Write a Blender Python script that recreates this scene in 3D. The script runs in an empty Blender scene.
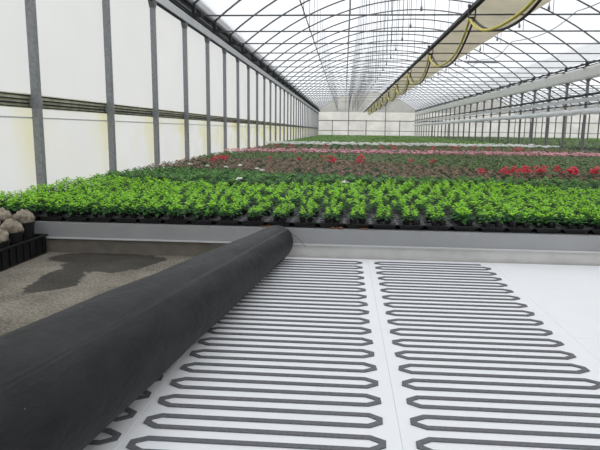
import bpy, math, random
import numpy as np
from mathutils import Matrix, Vector

rnd = random.Random(7)
SC = bpy.context.scene
COL = SC.collection
PI = math.pi

# ------------------------------------------------------------------ camera
CAM_H = 1.5
F_PX, YAW, PITCH, ROLL = 563.16, 0.0757, 0.1666, 0.0118
fwd = Vector((-math.sin(YAW) * math.cos(PITCH), math.cos(YAW) * math.cos(PITCH), -math.sin(PITCH)))
rgt = Vector((math.cos(YAW), math.sin(YAW), 0))
upv = rgt.cross(fwd)
r2 = math.cos(ROLL) * rgt + math.sin(ROLL) * upv
u2 = -math.sin(ROLL) * rgt + math.cos(ROLL) * upv
cam_data = bpy.data.cameras.new('camera')
cam_data.sensor_width = 36.0
cam_data.lens = F_PX / 600 * 36.0
cam_data.clip_end = 600
cam = bpy.data.objects.new('camera', cam_data)
COL.objects.link(cam)
cam.matrix_world = Matrix((
    (r2.x, u2.x, -fwd.x, 0), (r2.y, u2.y, -fwd.y, 0), (r2.z, u2.z, -fwd.z, CAM_H), (0, 0, 0, 1)))
SC.camera = cam

# ------------------------------------------------------------------ world, exposure
world = bpy.data.worlds.new('overcast_sky')
SC.world = world
world.use_nodes = True
bg = world.node_tree.nodes['Background']
bg.inputs['Color'].default_value = (0.95, 0.975, 1.0, 1)
# overcast sky: the zenith is brighter than the horizon
_nt = world.node_tree
_tc = _nt.nodes.new('ShaderNodeTexCoord')
_sx = _nt.nodes.new('ShaderNodeSeparateXYZ')
_mr = _nt.nodes.new('ShaderNodeMapRange')
_nt.links.new(_tc.outputs['Generated'], _sx.inputs[0])
_nt.links.new(_sx.outputs['Z'], _mr.inputs['Value'])
_mr.inputs['From Min'].default_value = 0.0
_mr.inputs['From Max'].default_value = 1.0
_mr.inputs['To Min'].default_value = 0.86
_mr.inputs['To Max'].default_value = 2.0
_nt.links.new(_mr.outputs['Result'], bg.inputs['Strength'])
SC.view_settings.view_transform = 'Standard'
SC.view_settings.look = 'None'
SC.view_settings.gamma = 1
SC.view_settings.use_curve_mapping = False
SC.view_settings.exposure = -0.1


# ------------------------------------------------------------------ helpers
def srgb(r, g, b):
    def f(c):
        c /= 255.0
        return c / 12.92 if c <= 0.04045 else ((c + 0.055) / 1.055) ** 2.4
    return (f(r), f(g), f(b), 1)


class MB:
    """collects shapes into one mesh"""
    def __init__(self):
        self.v, self.f, self.m = [], [], []

    def add(self, vs, fs, mi=0):
        o = len(self.v)
        self.v += [tuple(p) for p in vs]
        self.f += [tuple(i + o for i in f) for f in fs]
        self.m += [mi] * len(fs)
        return self

    def box(self, a, b, mi=0):
        (x0, y0, z0), (x1, y1, z1) = a, b
        return self.add([(x0, y0, z0), (x1, y0, z0), (x1, y1, z0), (x0, y1, z0), (x0, y0, z1), (x1, y0, z1), (x1, y1, z1), (x0, y1, z1)],
                        [(0, 3, 2, 1), (4, 5, 6, 7), (0, 1, 5, 4), (1, 2, 6, 5), (2, 3, 7, 6), (3, 0, 4, 7)], mi)

    def tube(self, path, r, n=8, mi=0, caps=True):
        P = [Vector(p) for p in path]
        rs = r if isinstance(r, (list, tuple)) else [r] * len(P)
        rings = []
        ref = None
        for i, p in enumerate(P):
            t = (P[min(i + 1, len(P) - 1)] - P[max(i - 1, 0)]).normalized()
            if ref is None:
                ref = Vector((0, 0, 1)) if abs(t.z) < 0.9 else Vector((1, 0, 0))
            s = t.cross(ref).normalized()
            w = s.cross(t).normalized()
            ref = w
            rings.append([p + rs[i] * (math.cos(2 * PI * k / n) * s + math.sin(2 * PI * k / n) * w) for k in range(n)])
        vs = [q for ring in rings for q in ring]
        fs = []
        for i in range(len(P) - 1):
            for k in range(n):
                a, b = i * n + k, i * n + (k + 1) % n
                fs.append((a, a + n, b + n, b))
        if caps:
            fs.append(tuple(range(n)))
            fs.append(tuple(reversed(range((len(P) - 1) * n, len(P) * n))))
        return self.add(vs, fs, mi)

    def lathe(self, prof, c=(0, 0, 0), n=16, mi=0):
        vs, fs = [], []
        for (r, z) in prof:
            for k in range(n):
                a = 2 * PI * k / n
                vs.append((c[0] + r * math.cos(a), c[1] + r * math.sin(a), c[2] + z))
        for i in range(len(prof) - 1):
            for k in range(n):
                a, b = i * n + k, i * n + (k + 1) % n
                fs.append((a, b, b + n, a + n))
        return self.add(vs, fs, mi)

    def build(self, name, mats, parent=None, smooth=False):
        me = bpy.data.meshes.new(name)
        me.from_pydata(self.v, [], self.f)
        return finish(name, me, mats, self.m, parent, smooth)


def finish(name, me, mats, midx=None, parent=None, smooth=False):
    for m in (mats if isinstance(mats, (list, tuple)) else [mats]):
        me.materials.append(m)
    if midx is not None and len(me.polygons):
        me.polygons.foreach_set('material_index', np.array(midx, dtype=np.int32))
    if smooth:
        me.polygons.foreach_set('use_smooth', np.ones(len(me.polygons), dtype=bool))
    me.update()
    o = bpy.data.objects.new(name, me)
    COL.objects.link(o)
    if parent:
        o.parent = parent
    return o


def empty(name, loc=(0, 0, 0), rz=0):
    o = bpy.data.objects.new(name, None)
    o.empty_display_size = 0.1
    COL.objects.link(o)
    o.location = loc
    o.rotation_euler.z = rz
    return o


def tag(o, label, cat, group=None, kind=None):
    o['label'] = label
    o['category'] = cat
    if group:
        o['group'] = group
    if kind:
        o['kind'] = kind
    return o


def struct(o):
    o['kind'] = 'structure'
    return o


def copy_tree(root, loc=None, rz=None, scale=None):
    c = root.copy()
    COL.objects.link(c)
    if loc is not None:
        c.location = loc
    if rz is not None:
        c.rotation_euler.z = rz
    if scale is not None:
        c.scale = (scale,) * 3
    for ch in list(root.children):
        d = ch.copy()
        COL.objects.link(d)
        d.parent = c
        for g in list(ch.children):
            e = g.copy()
            COL.objects.link(e)
            e.parent = d
    return c


def nth(n):
    w = ['', 'first', 'second', 'third', 'fourth', 'fifth', 'sixth', 'seventh', 'eighth', 'ninth', 'tenth', 'eleventh', 'twelfth']
    if n < len(w):
        return w[n]
    s = 'th' if 10 <= n % 100 <= 20 else {1: 'st', 2: 'nd', 3: 'rd'}.get(n % 10, 'th')
    return str(n) + s


# ------------------------------------------------------------------ materials
def mat(name, col, rough=0.6, metal=0.0, spec=0.4, var=0.0, scale=8.0, bump=0.0, bscale=40.0, trans=0.0):
    m = bpy.data.materials.new(name)
    m.use_nodes = True
    nt = m.node_tree
    b = nt.nodes['Principled BSDF']
    b.inputs['Base Color'].default_value = col
    b.inputs['Roughness'].default_value = rough
    b.inputs['Metallic'].default_value = metal
    b.inputs['Specular IOR Level'].default_value = spec
    if var or bump:
        tc = nt.nodes.new('ShaderNodeNewGeometry')
    if var:
        n = nt.nodes.new('ShaderNodeTexNoise')
        n.inputs['Scale'].default_value = scale
        n.inputs['Detail'].default_value = 5
        nt.links.new(tc.outputs['Position'], n.inputs['Vector'])
        mr = nt.nodes.new('ShaderNodeMapRange')
        mr.inputs['From Min'].default_value = 0.3
        mr.inputs['From Max'].default_value = 0.7
        mr.inputs['To Min'].default_value = 1 - var
        mr.inputs['To Max'].default_value = 1 + var
        nt.links.new(n.outputs['Fac'], mr.inputs['Value'])
        mx = nt.nodes.new('ShaderNodeVectorMath')
        mx.operation = 'SCALE'
        mx.inputs[0].default_value = col[:3]
        nt.links.new(mr.outputs['Result'], mx.inputs['Scale'])
        nt.links.new(mx.outputs['Vector'], b.inputs['Base Color'])
    if bump:
        n2 = nt.nodes.new('ShaderNodeTexNoise')
        n2.inputs['Scale'].default_value = bscale
        n2.inputs['Detail'].default_value = 4
        nt.links.new(tc.outputs['Position'], n2.inputs['Vector'])
        bp = nt.nodes.new('ShaderNodeBump')
        bp.inputs['Strength'].default_value = bump
        bp.inputs['Distance'].default_value = 0.01
        nt.links.new(n2.outputs['Fac'], bp.inputs['Height'])
        nt.links.new(bp.outputs['Normal'], b.inputs['Normal'])
    if trans:
        t = nt.nodes.new('ShaderNodeBsdfTranslucent')
        src = b.inputs['Base Color'].links[0].from_socket if b.inputs['Base Color'].is_linked else None
        if src:
            nt.links.new(src, t.inputs['Color'])
        else:
            t.inputs['Color'].default_value = col
        ms = nt.nodes.new('ShaderNodeMixShader')
        ms.inputs['Fac'].default_value = trans
        nt.links.new(b.outputs[0], ms.inputs[1])
        nt.links.new(t.outputs[0], ms.inputs[2])
        nt.links.new(ms.outputs[0], nt.nodes['Material Output'].inputs['Surface'])
    return m


def film(name, tint, clear=0.25, refl=0.12, stain=None, var=0.04, vscale=0.5):
    """translucent greenhouse plastic: part clear, part light scattering"""
    m = bpy.data.materials.new(name)
    m.use_nodes = True
    nt = m.node_tree
    nt.nodes.remove(nt.nodes['Principled BSDF'])
    out = nt.nodes['Material Output']
    geo = nt.nodes.new('ShaderNodeNewGeometry')
    n = nt.nodes.new('ShaderNodeTexNoise')
    n.inputs['Scale'].default_value = vscale
    n.inputs['Detail'].default_value = 4
    nt.links.new(geo.outputs['Position'], n.inputs['Vector'])
    mr = nt.nodes.new('ShaderNodeMapRange')
    mr.inputs['From Min'].default_value = 0.3
    mr.inputs['From Max'].default_value = 0.7
    mr.inputs['To Min'].default_value = 1 - var
    mr.inputs['To Max'].default_value = 1 + var * 0.5
    nt.links.new(n.outputs['Fac'], mr.inputs['Value'])
    sc = nt.nodes.new('ShaderNodeVectorMath')
    sc.operation = 'SCALE'
    sc.inputs[0].default_value = tint[:3]
    nt.links.new(mr.outputs['Result'], sc.inputs['Scale'])
    colout = sc.outputs['Vector']
    if stain:
        colout = stain(nt, geo, colout)
    tr = nt.nodes.new('ShaderNodeBsdfTransparent')
    tl = nt.nodes.new('ShaderNodeBsdfTranslucent')
    df = nt.nodes.new('ShaderNodeBsdfDiffuse')
    for s in (tr, tl, df):
        nt.links.new(colout, s.inputs['Color'])
    m1 = nt.nodes.new('ShaderNodeMixShader')
    m1.inputs['Fac'].default_value = refl
    nt.links.new(tl.outputs[0], m1.inputs[1])
    nt.links.new(df.outputs[0], m1.inputs[2])
    m2 = nt.nodes.new('ShaderNodeMixShader')
    m2.inputs['Fac'].default_value = clear
    nt.links.new(m1.outputs[0], m2.inputs[1])
    nt.links.new(tr.outputs[0], m2.inputs[2])
    nt.links.new(m2.outputs[0], out.inputs['Surface'])
    return m


def algae(nt, geo, colin):
    """yellow-green algae bloom on the film below the rail, strongest beside each post"""
    sep = nt.nodes.new('ShaderNodeSeparateXYZ')
    nt.links.new(geo.outputs['Position'], sep.inputs[0])

    def math_(op, a, b=None, clamp=False):
        q = nt.nodes.new('ShaderNodeMath')
        q.operation = op
        q.use_clamp = clamp
        for i, s in enumerate((a, b)):
            if s is None:
                continue
            if isinstance(s, (int, float)):
                q.inputs[i].default_value = s
            else:
                nt.links.new(s, q.inputs[i])
        return q.outputs[0]
    z = sep.outputs['Z']
    below = math_('MULTIPLY', math_('SUBTRACT', 2.08, z), 14, True)
    fade = math_('MULTIPLY', math_('SUBTRACT', z, -0.2), 0.6, True)
    ph = math_('ABSOLUTE', math_('SUBTRACT', math_('MODULO', math_('ADD', sep.outputs['Y'], 300 - 9.18 + 1.5), 3.0), 1.5))
    near = math_('SUBTRACT', 1.0, math_('MULTIPLY', ph, 1.6), True)
    n = nt.nodes.new('ShaderNodeTexNoise')
    n.inputs['Scale'].default_value = 1.3
    n.inputs['Detail'].default_value = 5
    nt.links.new(geo.outputs['Position'], n.inputs['Vector'])
    depth = math_('MULTIPLY', math_('SUBTRACT', sep.outputs['Y'], 6.0), 0.04, True)
    blot = math_('MULTIPLY', math_('SUBTRACT', n.outputs['Fac'], 0.42), 4, True)
    amt = math_('ADD', math_('MULTIPLY', near, 0.5), math_('MULTIPLY', math_('MULTIPLY', blot, depth), 0.9))
    amt = math_('MULTIPLY', math_('MULTIPLY', amt, below), fade)
    mx = nt.nodes.new('ShaderNodeMix')
    mx.data_type = 'RGBA'
    nt.links.new(amt, mx.inputs[0])
    nt.links.new(colin, mx.inputs[6])
    mx.inputs[7].default_value = srgb(226, 222, 160)
    return mx.outputs[2]


M_roof = film('roof_film', (0.90, 0.905, 0.915), 0.28, 0.05, var=0.03, vscale=0.35)
M_wall = film('wall_film', (0.85, 0.85, 0.845), 0.06, 0.15, algae, var=0.025, vscale=0.7)
M_gable = film('gable_film', srgb(232, 230, 224), 0.12, 0.15, var=0.16, vscale=0.6)
M_tube = mat('screen_fabric', srgb(238, 233, 220), 0.8, var=0.08, scale=1.2, trans=0.64)
M_white_gutter = mat('white_gutter_metal', srgb(226, 226, 222), 0.5, var=0.05, scale=2)
M_lap = mat('dirty_film_lap', srgb(216, 214, 186), 0.7, var=0.25, scale=6)
M_curtain = mat('white_curtain_film', srgb(240, 241, 242), 0.5, var=0.05, scale=3, trans=0.42)
M_galv = mat('galvanised_steel', srgb(140, 142, 146), 0.55, 0.2, var=0.2, scale=16)
M_galv_dark = mat('weathered_steel', srgb(104, 106, 108), 0.55, 0.25, var=0.15, scale=6)
M_column = mat('column_steel', srgb(112, 113, 114), 0.55, 0.2, var=0.2, scale=5)
M_dark = mat('dark_steel', srgb(52, 54, 57), 0.55, 0.2, var=0.2, scale=6)
M_eave = mat('eave_aluminium', srgb(196, 198, 200), 0.5, 0.2, var=0.06, scale=3)
M_edge = mat('bench_aluminium', srgb(160, 161, 163), 0.5, 0.25, var=0.05, scale=3)
M_lip = mat('bench_lip_aluminium', srgb(205, 206, 207), 0.45, 0.2)
M_plinth_dark = mat('dark_concrete', srgb(112, 107, 100), 0.9, var=0.15, scale=6, bump=0.3, bscale=60)  # left length of the plinth, darker and browner than the right one
M_plinth = mat('plinth_concrete', srgb(204, 203, 201), 0.85, var=0.08, scale=5, bump=0.2, bscale=60)
M_bedtop = mat('bench_tray_grey', srgb(66, 68, 72), 0.6, var=0.2, scale=7)
M_board = mat('white_polystyrene', srgb(231, 232, 235), 0.75, var=0.012, scale=3, bump=0.12, bscale=180)
M_tape = mat('grey_capillary_tape', srgb(100, 101, 105), 0.8, var=0.18, scale=60, bump=0.3, bscale=220)
M_tray = mat('black_tray_plastic', srgb(26, 25, 27), 0.45)
M_rim = mat('grey_tray_rim', srgb(104, 102, 110), 0.35)
M_soil = mat('potting_soil', srgb(54, 40, 32), 0.95, var=0.3, scale=50)
M_crate = mat('black_crate_plastic', srgb(15, 15, 17), 0.5, var=0.2, scale=20)
M_moss = mat('dry_beige_moss', srgb(138, 129, 115), 0.95, var=0.45, scale=22, bump=0.8, bscale=30)
M_dry = mat('dry_brown_leaf', srgb(158, 104, 72), 0.8, var=0.25, scale=30)
M_yellow = mat('yellow_hose_rubber', srgb(214, 200, 84), 0.5, var=0.06)
M_black = mat('black_hose_rubber', srgb(62, 54, 38), 0.5)
M_grass = mat('outside_gravel', srgb(190, 186, 176), 0.9, var=0.15, scale=1.0)


def leafmat(name, c, var=0.3, trans=0.3):
    return mat(name, srgb(*c), 0.5, var=var, scale=28, spec=0.35, trans=trans)


L_green = [leafmat('bright_leaf_mature', (44, 100, 30)), leafmat('bright_leaf_young', (154, 216, 56))]
L_dark = [leafmat('dark_leaf_mature', (50, 88, 44)), leafmat('dark_leaf_young', (106, 156, 80))]
L_bronze = [leafmat('bronze_leaf_mature', (60, 88, 48)), leafmat('bronze_leaf_young', (158, 132, 112), 0.55)]
L_mix = [leafmat('olive_leaf_mature', (66, 84, 50)), leafmat('olive_leaf_young', (112, 134, 86))]
L_far = [leafmat('far_leaf_mature', (70, 104, 52)), leafmat('far_leaf_young', (122, 158, 84))]
P_red = mat('red_petal', srgb(240, 84, 112), 0.6, var=0.15, scale=30, trans=0.25)
P_pink = mat('pink_petal', srgb(248, 190, 204), 0.6, var=0.3, scale=1.4, trans=0.25)
P_white = mat('white_petal', srgb(248, 248, 244), 0.6, trans=0.25)


def floor_material():
    m = mat('worn_concrete', srgb(112, 106, 96), 0.9)
    nt = m.node_tree
    b = nt.nodes['Principled BSDF']
    geo = nt.nodes.new('ShaderNodeNewGeometry')

    def noise(scale, det=6, rough=0.6):
        n = nt.nodes.new('ShaderNodeTexNoise')
        n.inputs['Scale'].default_value = scale
        n.inputs['Detail'].default_value = det
        n.inputs['Roughness'].default_value = rough
        nt.links.new(geo.outputs['Position'], n.inputs['Vector'])
        return n
    n1 = noise(2.2)
    n2 = noise(38, 6, 0.75)
    r1 = nt.nodes.new('ShaderNodeValToRGB')
    r1.color_ramp.elements[0].position = 0.38
    r1.color_ramp.elements[0].color = srgb(56, 52, 46)
    r1.color_ramp.elements[1].position = 0.60
    r1.color_ramp.elements[1].color = srgb(146, 139, 126)
    ad = nt.nodes.new('ShaderNodeMath')
    ad.operation = 'MULTIPLY_ADD'
    nt.links.new(n1.outputs['Fac'], ad.inputs[0])
    ad.inputs[1].default_value = 0.3
    mu = nt.nodes.new('ShaderNodeMath')
    mu.operation = 'MULTIPLY'
    nt.links.new(n2.outputs['Fac'], mu.inputs[0])
    mu.inputs[1].default_value = 0.72
    nt.links.new(mu.outputs[0], ad.inputs[2])
    nt.links.new(ad.outputs[0], r1.inputs['Fac'])
    # wet patch with its own outline: a union of noise-distorted ovals
    nd = noise(2.6, 3)
    dist = nt.nodes.new('ShaderNodeVectorMath')
    dist.operation = 'MULTIPLY_ADD'
    nt.links.new(nd.outputs['Color'], dist.inputs[0])
    dist.inputs[1].default_value = (0.5, 0.5, 0)
    sub = nt.nodes.new('ShaderNodeVectorMath')
    sub.operation = 'SUBTRACT'
    nt.links.new(geo.outputs['Position'], sub.inputs[0])
    sub.inputs[1].default_value = (0.25, 0.25, 0)
    nt.links.new(sub.outputs[0], dist.inputs[2])
    prev = None
    for (cx, cy, a, c) in ((-2.75, 6.25, 0.60, 0.30), (-2.82, 5.35, 0.20, 0.58), (-2.45, 5.98, 0.36, 0.34), (-2.70, 5.85, 0.40, 0.26), (-2.70, 5.05, 0.13, 0.2), (-2.38, 6.22, 0.36, 0.22)):
        s1 = nt.nodes.new('ShaderNodeVectorMath')
        s1.operation = 'SUBTRACT'
        nt.links.new(dist.outputs[0], s1.inputs[0])
        s1.inputs[1].default_value = (cx, cy, 0)
        s2 = nt.nodes.new('ShaderNodeVectorMath')
        s2.operation = 'MULTIPLY'
        nt.links.new(s1.outputs[0], s2.inputs[0])
        s2.inputs[1].default_value = (1 / a, 1 / c, 0)
        ln = nt.nodes.new('ShaderNodeVectorMath')
        ln.operation = 'LENGTH'
        nt.links.new(s2.outputs[0], ln.inputs[0])
        if prev is None:
            prev = ln.outputs['Value']
        else:
            mn = nt.nodes.new('ShaderNodeMath')
            mn.operation = 'MINIMUM'
            nt.links.new(prev, mn.inputs[0])
            nt.links.new(ln.outputs['Value'], mn.inputs[1])
            prev = mn.outputs[0]
    mr = nt.nodes.new('ShaderNodeMapRange')
    mr.inputs['From Min'].default_value = 1.06
    mr.inputs['From Max'].default_value = 0.94
    nt.links.new(prev, mr.inputs['Value'])
    mx = nt.nodes.new('ShaderNodeMix')
    mx.data_type = 'RGBA'
    mx.blend_type = 'MULTIPLY'
    nt.links.new(mr.outputs[0], mx.inputs[0])
    nt.links.new(r1.outputs['Color'], mx.inputs[6])
    mx.inputs[7].default_value = (0.26, 0.26, 0.27, 1)
    nt.links.new(mx.outputs[2], b.inputs['Base Color'])
    bp = nt.nodes.new('ShaderNodeBump')
    bp.inputs['Strength'].default_value = 0.5
    bp.inputs['Distance'].default_value = 0.01
    nt.links.new(n2.outputs['Fac'], bp.inputs['Height'])
    nt.links.new(bp.outputs['Normal'], b.inputs['Normal'])
    return m


def roll_material():
    m = mat('black_woven_fabric', srgb(44, 44, 47), 0.55, spec=0.25)
    nt = m.node_tree
    b = nt.nodes['Principled BSDF']
    tc = nt.nodes.new('ShaderNodeTexCoord')
    mp = nt.nodes.new('ShaderNodeMapping')
    mp.inputs['Scale'].default_value = (4, 1.6, 4)
    nt.links.new(tc.outputs['Object'], mp.inputs['Vector'])
    n = nt.nodes.new('ShaderNodeTexNoise')
    n.inputs['Scale'].default_value = 2.2
    n.inputs['Detail'].default_value = 6
    nt.links.new(mp.outputs[0], n.inputs['Vector'])
    r = nt.nodes.new('ShaderNodeValToRGB')
    r.color_ramp.elements[0].position = 0.3
    r.color_ramp.elements[0].color = srgb(15, 15, 17)
    r.color_ramp.elements[1].position = 0.72
    r.color_ramp.elements[1].color = srgb(34, 34, 37)
    nt.links.new(n.outputs['Fac'], r.inputs['Fac'])
    # pale dust flecks
    n3 = nt.nodes.new('ShaderNodeTexNoise')
    n3.inputs['Scale'].default_value = 26
    n3.inputs['Detail'].default_value = 2
    nt.links.new(tc.outputs['Object'], n3.inputs['Vector'])
    st = nt.nodes.new('ShaderNodeMapRange')
    st.inputs['From Min'].default_value = 0.77
    st.inputs['From Max'].default_value = 0.8
    nt.links.new(n3.outputs['Fac'], st.inputs['Value'])
    mx = nt.nodes.new('ShaderNodeMix')
    mx.data_type = 'RGBA'
    nt.links.new(st.outputs[0], mx.inputs[0])
    nt.links.new(r.outputs['Color'], mx.inputs[6])
    mx.inputs[7].default_value = srgb(150, 150, 148)
    nt.links.new(mx.outputs[2], b.inputs['Base Color'])
    n2 = nt.nodes.new('ShaderNodeTexNoise')
    n2.inputs['Scale'].default_value = 5
    n2.inputs['Detail'].default_value = 5
    nt.links.new(mp.outputs[0], n2.inputs['Vector'])
    bp = nt.nodes.new('ShaderNodeBump')
    bp.inputs['Strength'].default_value = 0.6
    bp.inputs['Distance'].default_value = 0.014
    nt.links.new(n2.outputs['Fac'], bp.inputs['Height'])
    nt.links.new(bp.outputs['Normal'], b.inputs['Normal'])
    return m


M_floor = floor_material()
M_roll = roll_material()

# ------------------------------------------------------------------ dimensions
XL, XR = -5.1, 13.65
BAY = XR - XL
XR2, XR3 = XR + BAY, XR + 2 * BAY
Y0, YE = -8.0, 112.5
ZS, RISE = 5.44, 3.5              # arch springing height and rise
ZT = 5.16                         # tie rods
HB, HL = 0.367, 0.183             # bench top, lip under its edge
YB = 6.467                        # bench front edge
ARC_R = ((BAY / 2) ** 2 + RISE ** 2) / (2 * RISE)


def arch_z(x, x0=XL):
    d = x - (x0 + BAY / 2)
    return ZS + RISE - ARC_R + math.sqrt(max(ARC_R ** 2 - d * d, 0))


# ------------------------------------------------------------------ setting
b = MB(); b.box((XL, Y0, -0.2), (XR3, YE, 0.0))
struct(b.build('floor', M_floor))
b = MB(); b.box((-160, -120, -0.5), (260, 300, -0.22))
struct(b.build('ground', M_grass))

for k, x0 in enumerate((XL, XR, XR2)):
    b = MB()
    N = 40
    vs = []
    for i in range(N + 1):
        x = x0 + BAY * i / N
        z = arch_z(x, x0) + 0.07
        for y in (Y0, YE):
            vs.append((x, y, z))
    b.add(vs, [(2 * i, 2 * i + 1, 2 * i + 3, 2 * i + 2) for i in range(N)])
    struct(b.build('ceiling', M_roof, smooth=True))

b = MB(); b.add([(XL - 0.14, Y0, 0), (XL - 0.14, YE, 0), (XL - 0.14, YE, ZS + 0.2), (XL - 0.14, Y0, ZS + 0.2)], [(0, 1, 2, 3)])
wl = struct(b.build('wall_left', M_wall))
for z, r in ((2.01, 0.014), (1.945, 0.014), (1.885, 0.016), (1.83, 0.01)):
    b = MB(); b.tube([(XL - 0.09, Y0, z), (XL - 0.09, YE, z)], r, 6)
    b.build('rail', M_dark, wl, True)
b = MB(); b.box((XL - 0.132, Y0, 1.81), (XL - 0.118, YE, 2.04))
b.build('film_lap', M_lap, wl)
b = MB(); b.box((XL - 0.125, Y0, 1.64), (XL - 0.10, YE, 1.665))
b.build('clip_strip', M_eave, wl)
b = MB(); b.add([(XR3, Y0, 0), (XR3, YE, 0), (XR3, YE, ZS + 0.2), (XR3, Y0, ZS + 0.2)], [(0, 1, 2, 3)])
struct(b.build('wall_right', M_wall))


def gable(y):
    b = MB()
    N = 40
    for x0 in (XL, XR, XR2):
        for i in range(N):
            xa, xb = x0 + BAY * i / N, x0 + BAY * (i + 1) / N
            b.add([(xa, y, 0), (xb, y, 0), (xb, y, arch_z(xb, x0) + 0.07), (xa, y, arch_z(xa, x0) + 0.07)], [(0, 1, 2, 3)])
    return b


wf = struct(gable(Y0).build('wall_front', M_wall))
wb = struct(gable(YE).build('wall_back', M_gable))
for z, r in ((3.47, 0.07), (1.54, 0.05)):
    b = MB(); b.box((XL, YE - 0.15, z - r), (XR3, YE - 0.05, z + r))
    b.build('rail', M_galv_dark, wb)
for x in (-2.4, 0.75, 4.2, 7.9, 10.7, 17, 20, 23, 26.5, 29.5, 35.5, 38.5, 42, 45):
    b = MB(); b.box((x - 0.07, YE - 0.16, 0), (x + 0.07, YE - 0.06, 3.6 if x not in (0.75, 7.9, 23, 42) else 8.2))
    b.build('post', M_galv_dark, wb)

# ------------------------------------------------------------------ steel posts of the left wall
NP = 35
b = MB()
b.box((-0.06, -0.06, 0), (0.06, 0.06, 4.82))
post = b.build('wall_post', M_galv)
b = MB()
b.box((-0.10, -0.07, 1.84), (0.068, 0.07, 1.95))
b.build('clamp', M_galv, post)
b = MB()
b.add([(-0.065, -0.065, 4.62), (0.065, -0.065, 4.62), (0.065, 0.065, 4.62), (-0.065, 0.065, 4.62),
       (-0.08, -0.15, 4.82), (0.08, -0.15, 4.82), (0.08, 0.15, 4.82), (-0.08, 0.15, 4.82)],
      [(0, 3, 2, 1), (4, 5, 6, 7), (0, 1, 5, 4), (1, 2, 6, 5), (2, 3, 7, 6), (3, 0, 4, 7)])
b.build('head_bracket', M_galv_dark, post)
for i in range(NP):
    o = post if i == 0 else copy_tree(post)
    o.location = (XL + 0.0, 9.18 + 3 * i, 0)
    tag(o, 'grey steel post of the left film wall, %s counted from the near end' % nth(i + 1), 'post', 'steel posts along the left wall')

# eave beam and the dark pipes above it
e = empty('eave_beam', (XL, 0, 0))
tag(e, 'long pale grey eave beam with dark pipes on top of the left wall posts', 'beam')
b = MB(); b.box((-0.10, Y0 + .2, 4.82), (0.08, YE - 0.2, 5.06))
b.build('beam', M_eave, e)
b = MB(); b.box((-0.12, Y0 + .2, 5.06), (-0.09, YE - 0.2, 5.80))
b.build('back_plate', M_dark, e)
for dx, z, r, m in ((0.02, 4.79, 0.03, M_dark), (0.05, 5.13, 0.035, M_dark), (0.0, 5.27, 0.05, M_galv_dark), (0.06, 5.46, 0.045, M_dark), (0.0, 5.62, 0.06, M_dark), (0.08, 5.78, 0.06, M_dark)):
    b = MB(); b.tube([(dx, Y0 + .2, z), (dx, YE - 0.2, z)], r, 8)
    b.build('pipe', m, e, True)


def gutter(x, z0, z1, ztop, label, cat='gutter'):
    g = empty('valley_gutter', (x, 0, 0))
    tag(g, label, cat)
    b = MB()
    prof = [(-0.16, z1), (-0.2, z1 - 0.08), (-0.12, z0 + 0.1), (-0.06, z0), (0.06, z0), (0.12, z0 + 0.1), (0.2, z1 - 0.08), (0.16, z1)]
    vs = [(px, y, pz) for y in (Y0 + 0.2, YE - 0.2) for (px, pz) in prof]
    n = len(prof)
    b.add(vs, [(k, k + 1, n + k + 1, n + k) for k in range(n - 1)] + [(n - 1, 0, n, 2 * n - 1)])
    b.build('trough', M_white_gutter, g)
    for z, r in ztop:
        b = MB(); b.tube([(-0.05, Y0 + .2, z), (-0.05, YE - 0.2, z)], r, 8)
        b.build('pipe', M_dark, g, True)
    return g


gutter(XR, 4.55, 5.22, ((5.40, 0.055), (5.27, 0.03)), 'broad white gutter along the right column row with a dark pipe on it')
gutter(XR2, 4.55, 5.22, ((5.40, 0.055),), 'second white gutter farther right, seen between the steel columns')
for z, r, nm, lab, cat in ((3.66, 0.07, 'dark_pipe', 'dark pipe running along the right steel columns below the broad gutter', 'pipe'),
                           (3.13, 0.035, 'thin_pipe', 'thin dark pipe along the right steel columns just above the rolled white curtain', 'pipe')):
    b = MB(); b.tube([(XR - 0.12, Y0 + .2, z), (XR - 0.12, YE - 0.2, z)], r, 8)
    tag(b.build(nm, M_dark, smooth=True), lab, cat)
b = MB(); b.box((XR - 0.14, Y0 + .2, 3.28), (XR - 0.085, YE - 0.2, 3.50))
tag(b.build('steel_beam', M_eave), 'flat pale grey beam along the right steel columns between the two dark pipes', 'beam')
b = MB()
path = [(XR - 0.27, Y0 + 0.3 + j * 0.5, 2.72 + 0.03 * math.sin(j * 1.3) * math.sin(j * 0.31)) for j in range(int((YE - Y0 - 0.6) / 0.5))]
b.tube(path, [0.165 + 0.04 * math.sin(j * 2.6) * math.sin(j * 0.37) - 0.012 * (j % 6 == 0) for j in range(len(path))], 12)
tag(b.build('rolled_curtain', M_curtain, smooth=True), 'rolled-up white plastic side curtain tied along the right steel columns', 'curtain')

# ------------------------------------------------------------------ columns of the right rows
b = MB(); b.box((-0.06, -0.07, 0), (0.06, 0.07, 4.56))
col0 = b.build('steel_column', M_column)
b = MB(); b.box((-0.13, -0.13, 0), (0.13, 0.13, 0.02))
b.build('base_plate', M_galv_dark, col0)
b = MB(); b.box((-0.1, -0.12, 4.44), (0.1, 0.12, 4.55))
b.build('head_bracket', M_galv_dark, col0)
for i in range(27):
    y = 33.87 + 3 * i
    if y > YE - 0.5:
        break
    o = col0 if i == 0 else copy_tree(col0)
    o.location = (XR, y, 0)
    tag(o, 'slim steel column under the broad white gutter, %s counted from the near end' % nth(i + 1), 'column', 'columns under the broad white gutter')
for i in range(14):
    y = 72.87 + 3 * i
    if y > YE - 0.5:
        break
    o = copy_tree(col0)
    o.location = (XR2, y, 0)
    tag(o, 'thin steel column under the second white gutter, %s counted from the near end' % nth(i + 1), 'column', 'columns under the second gutter')


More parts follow.
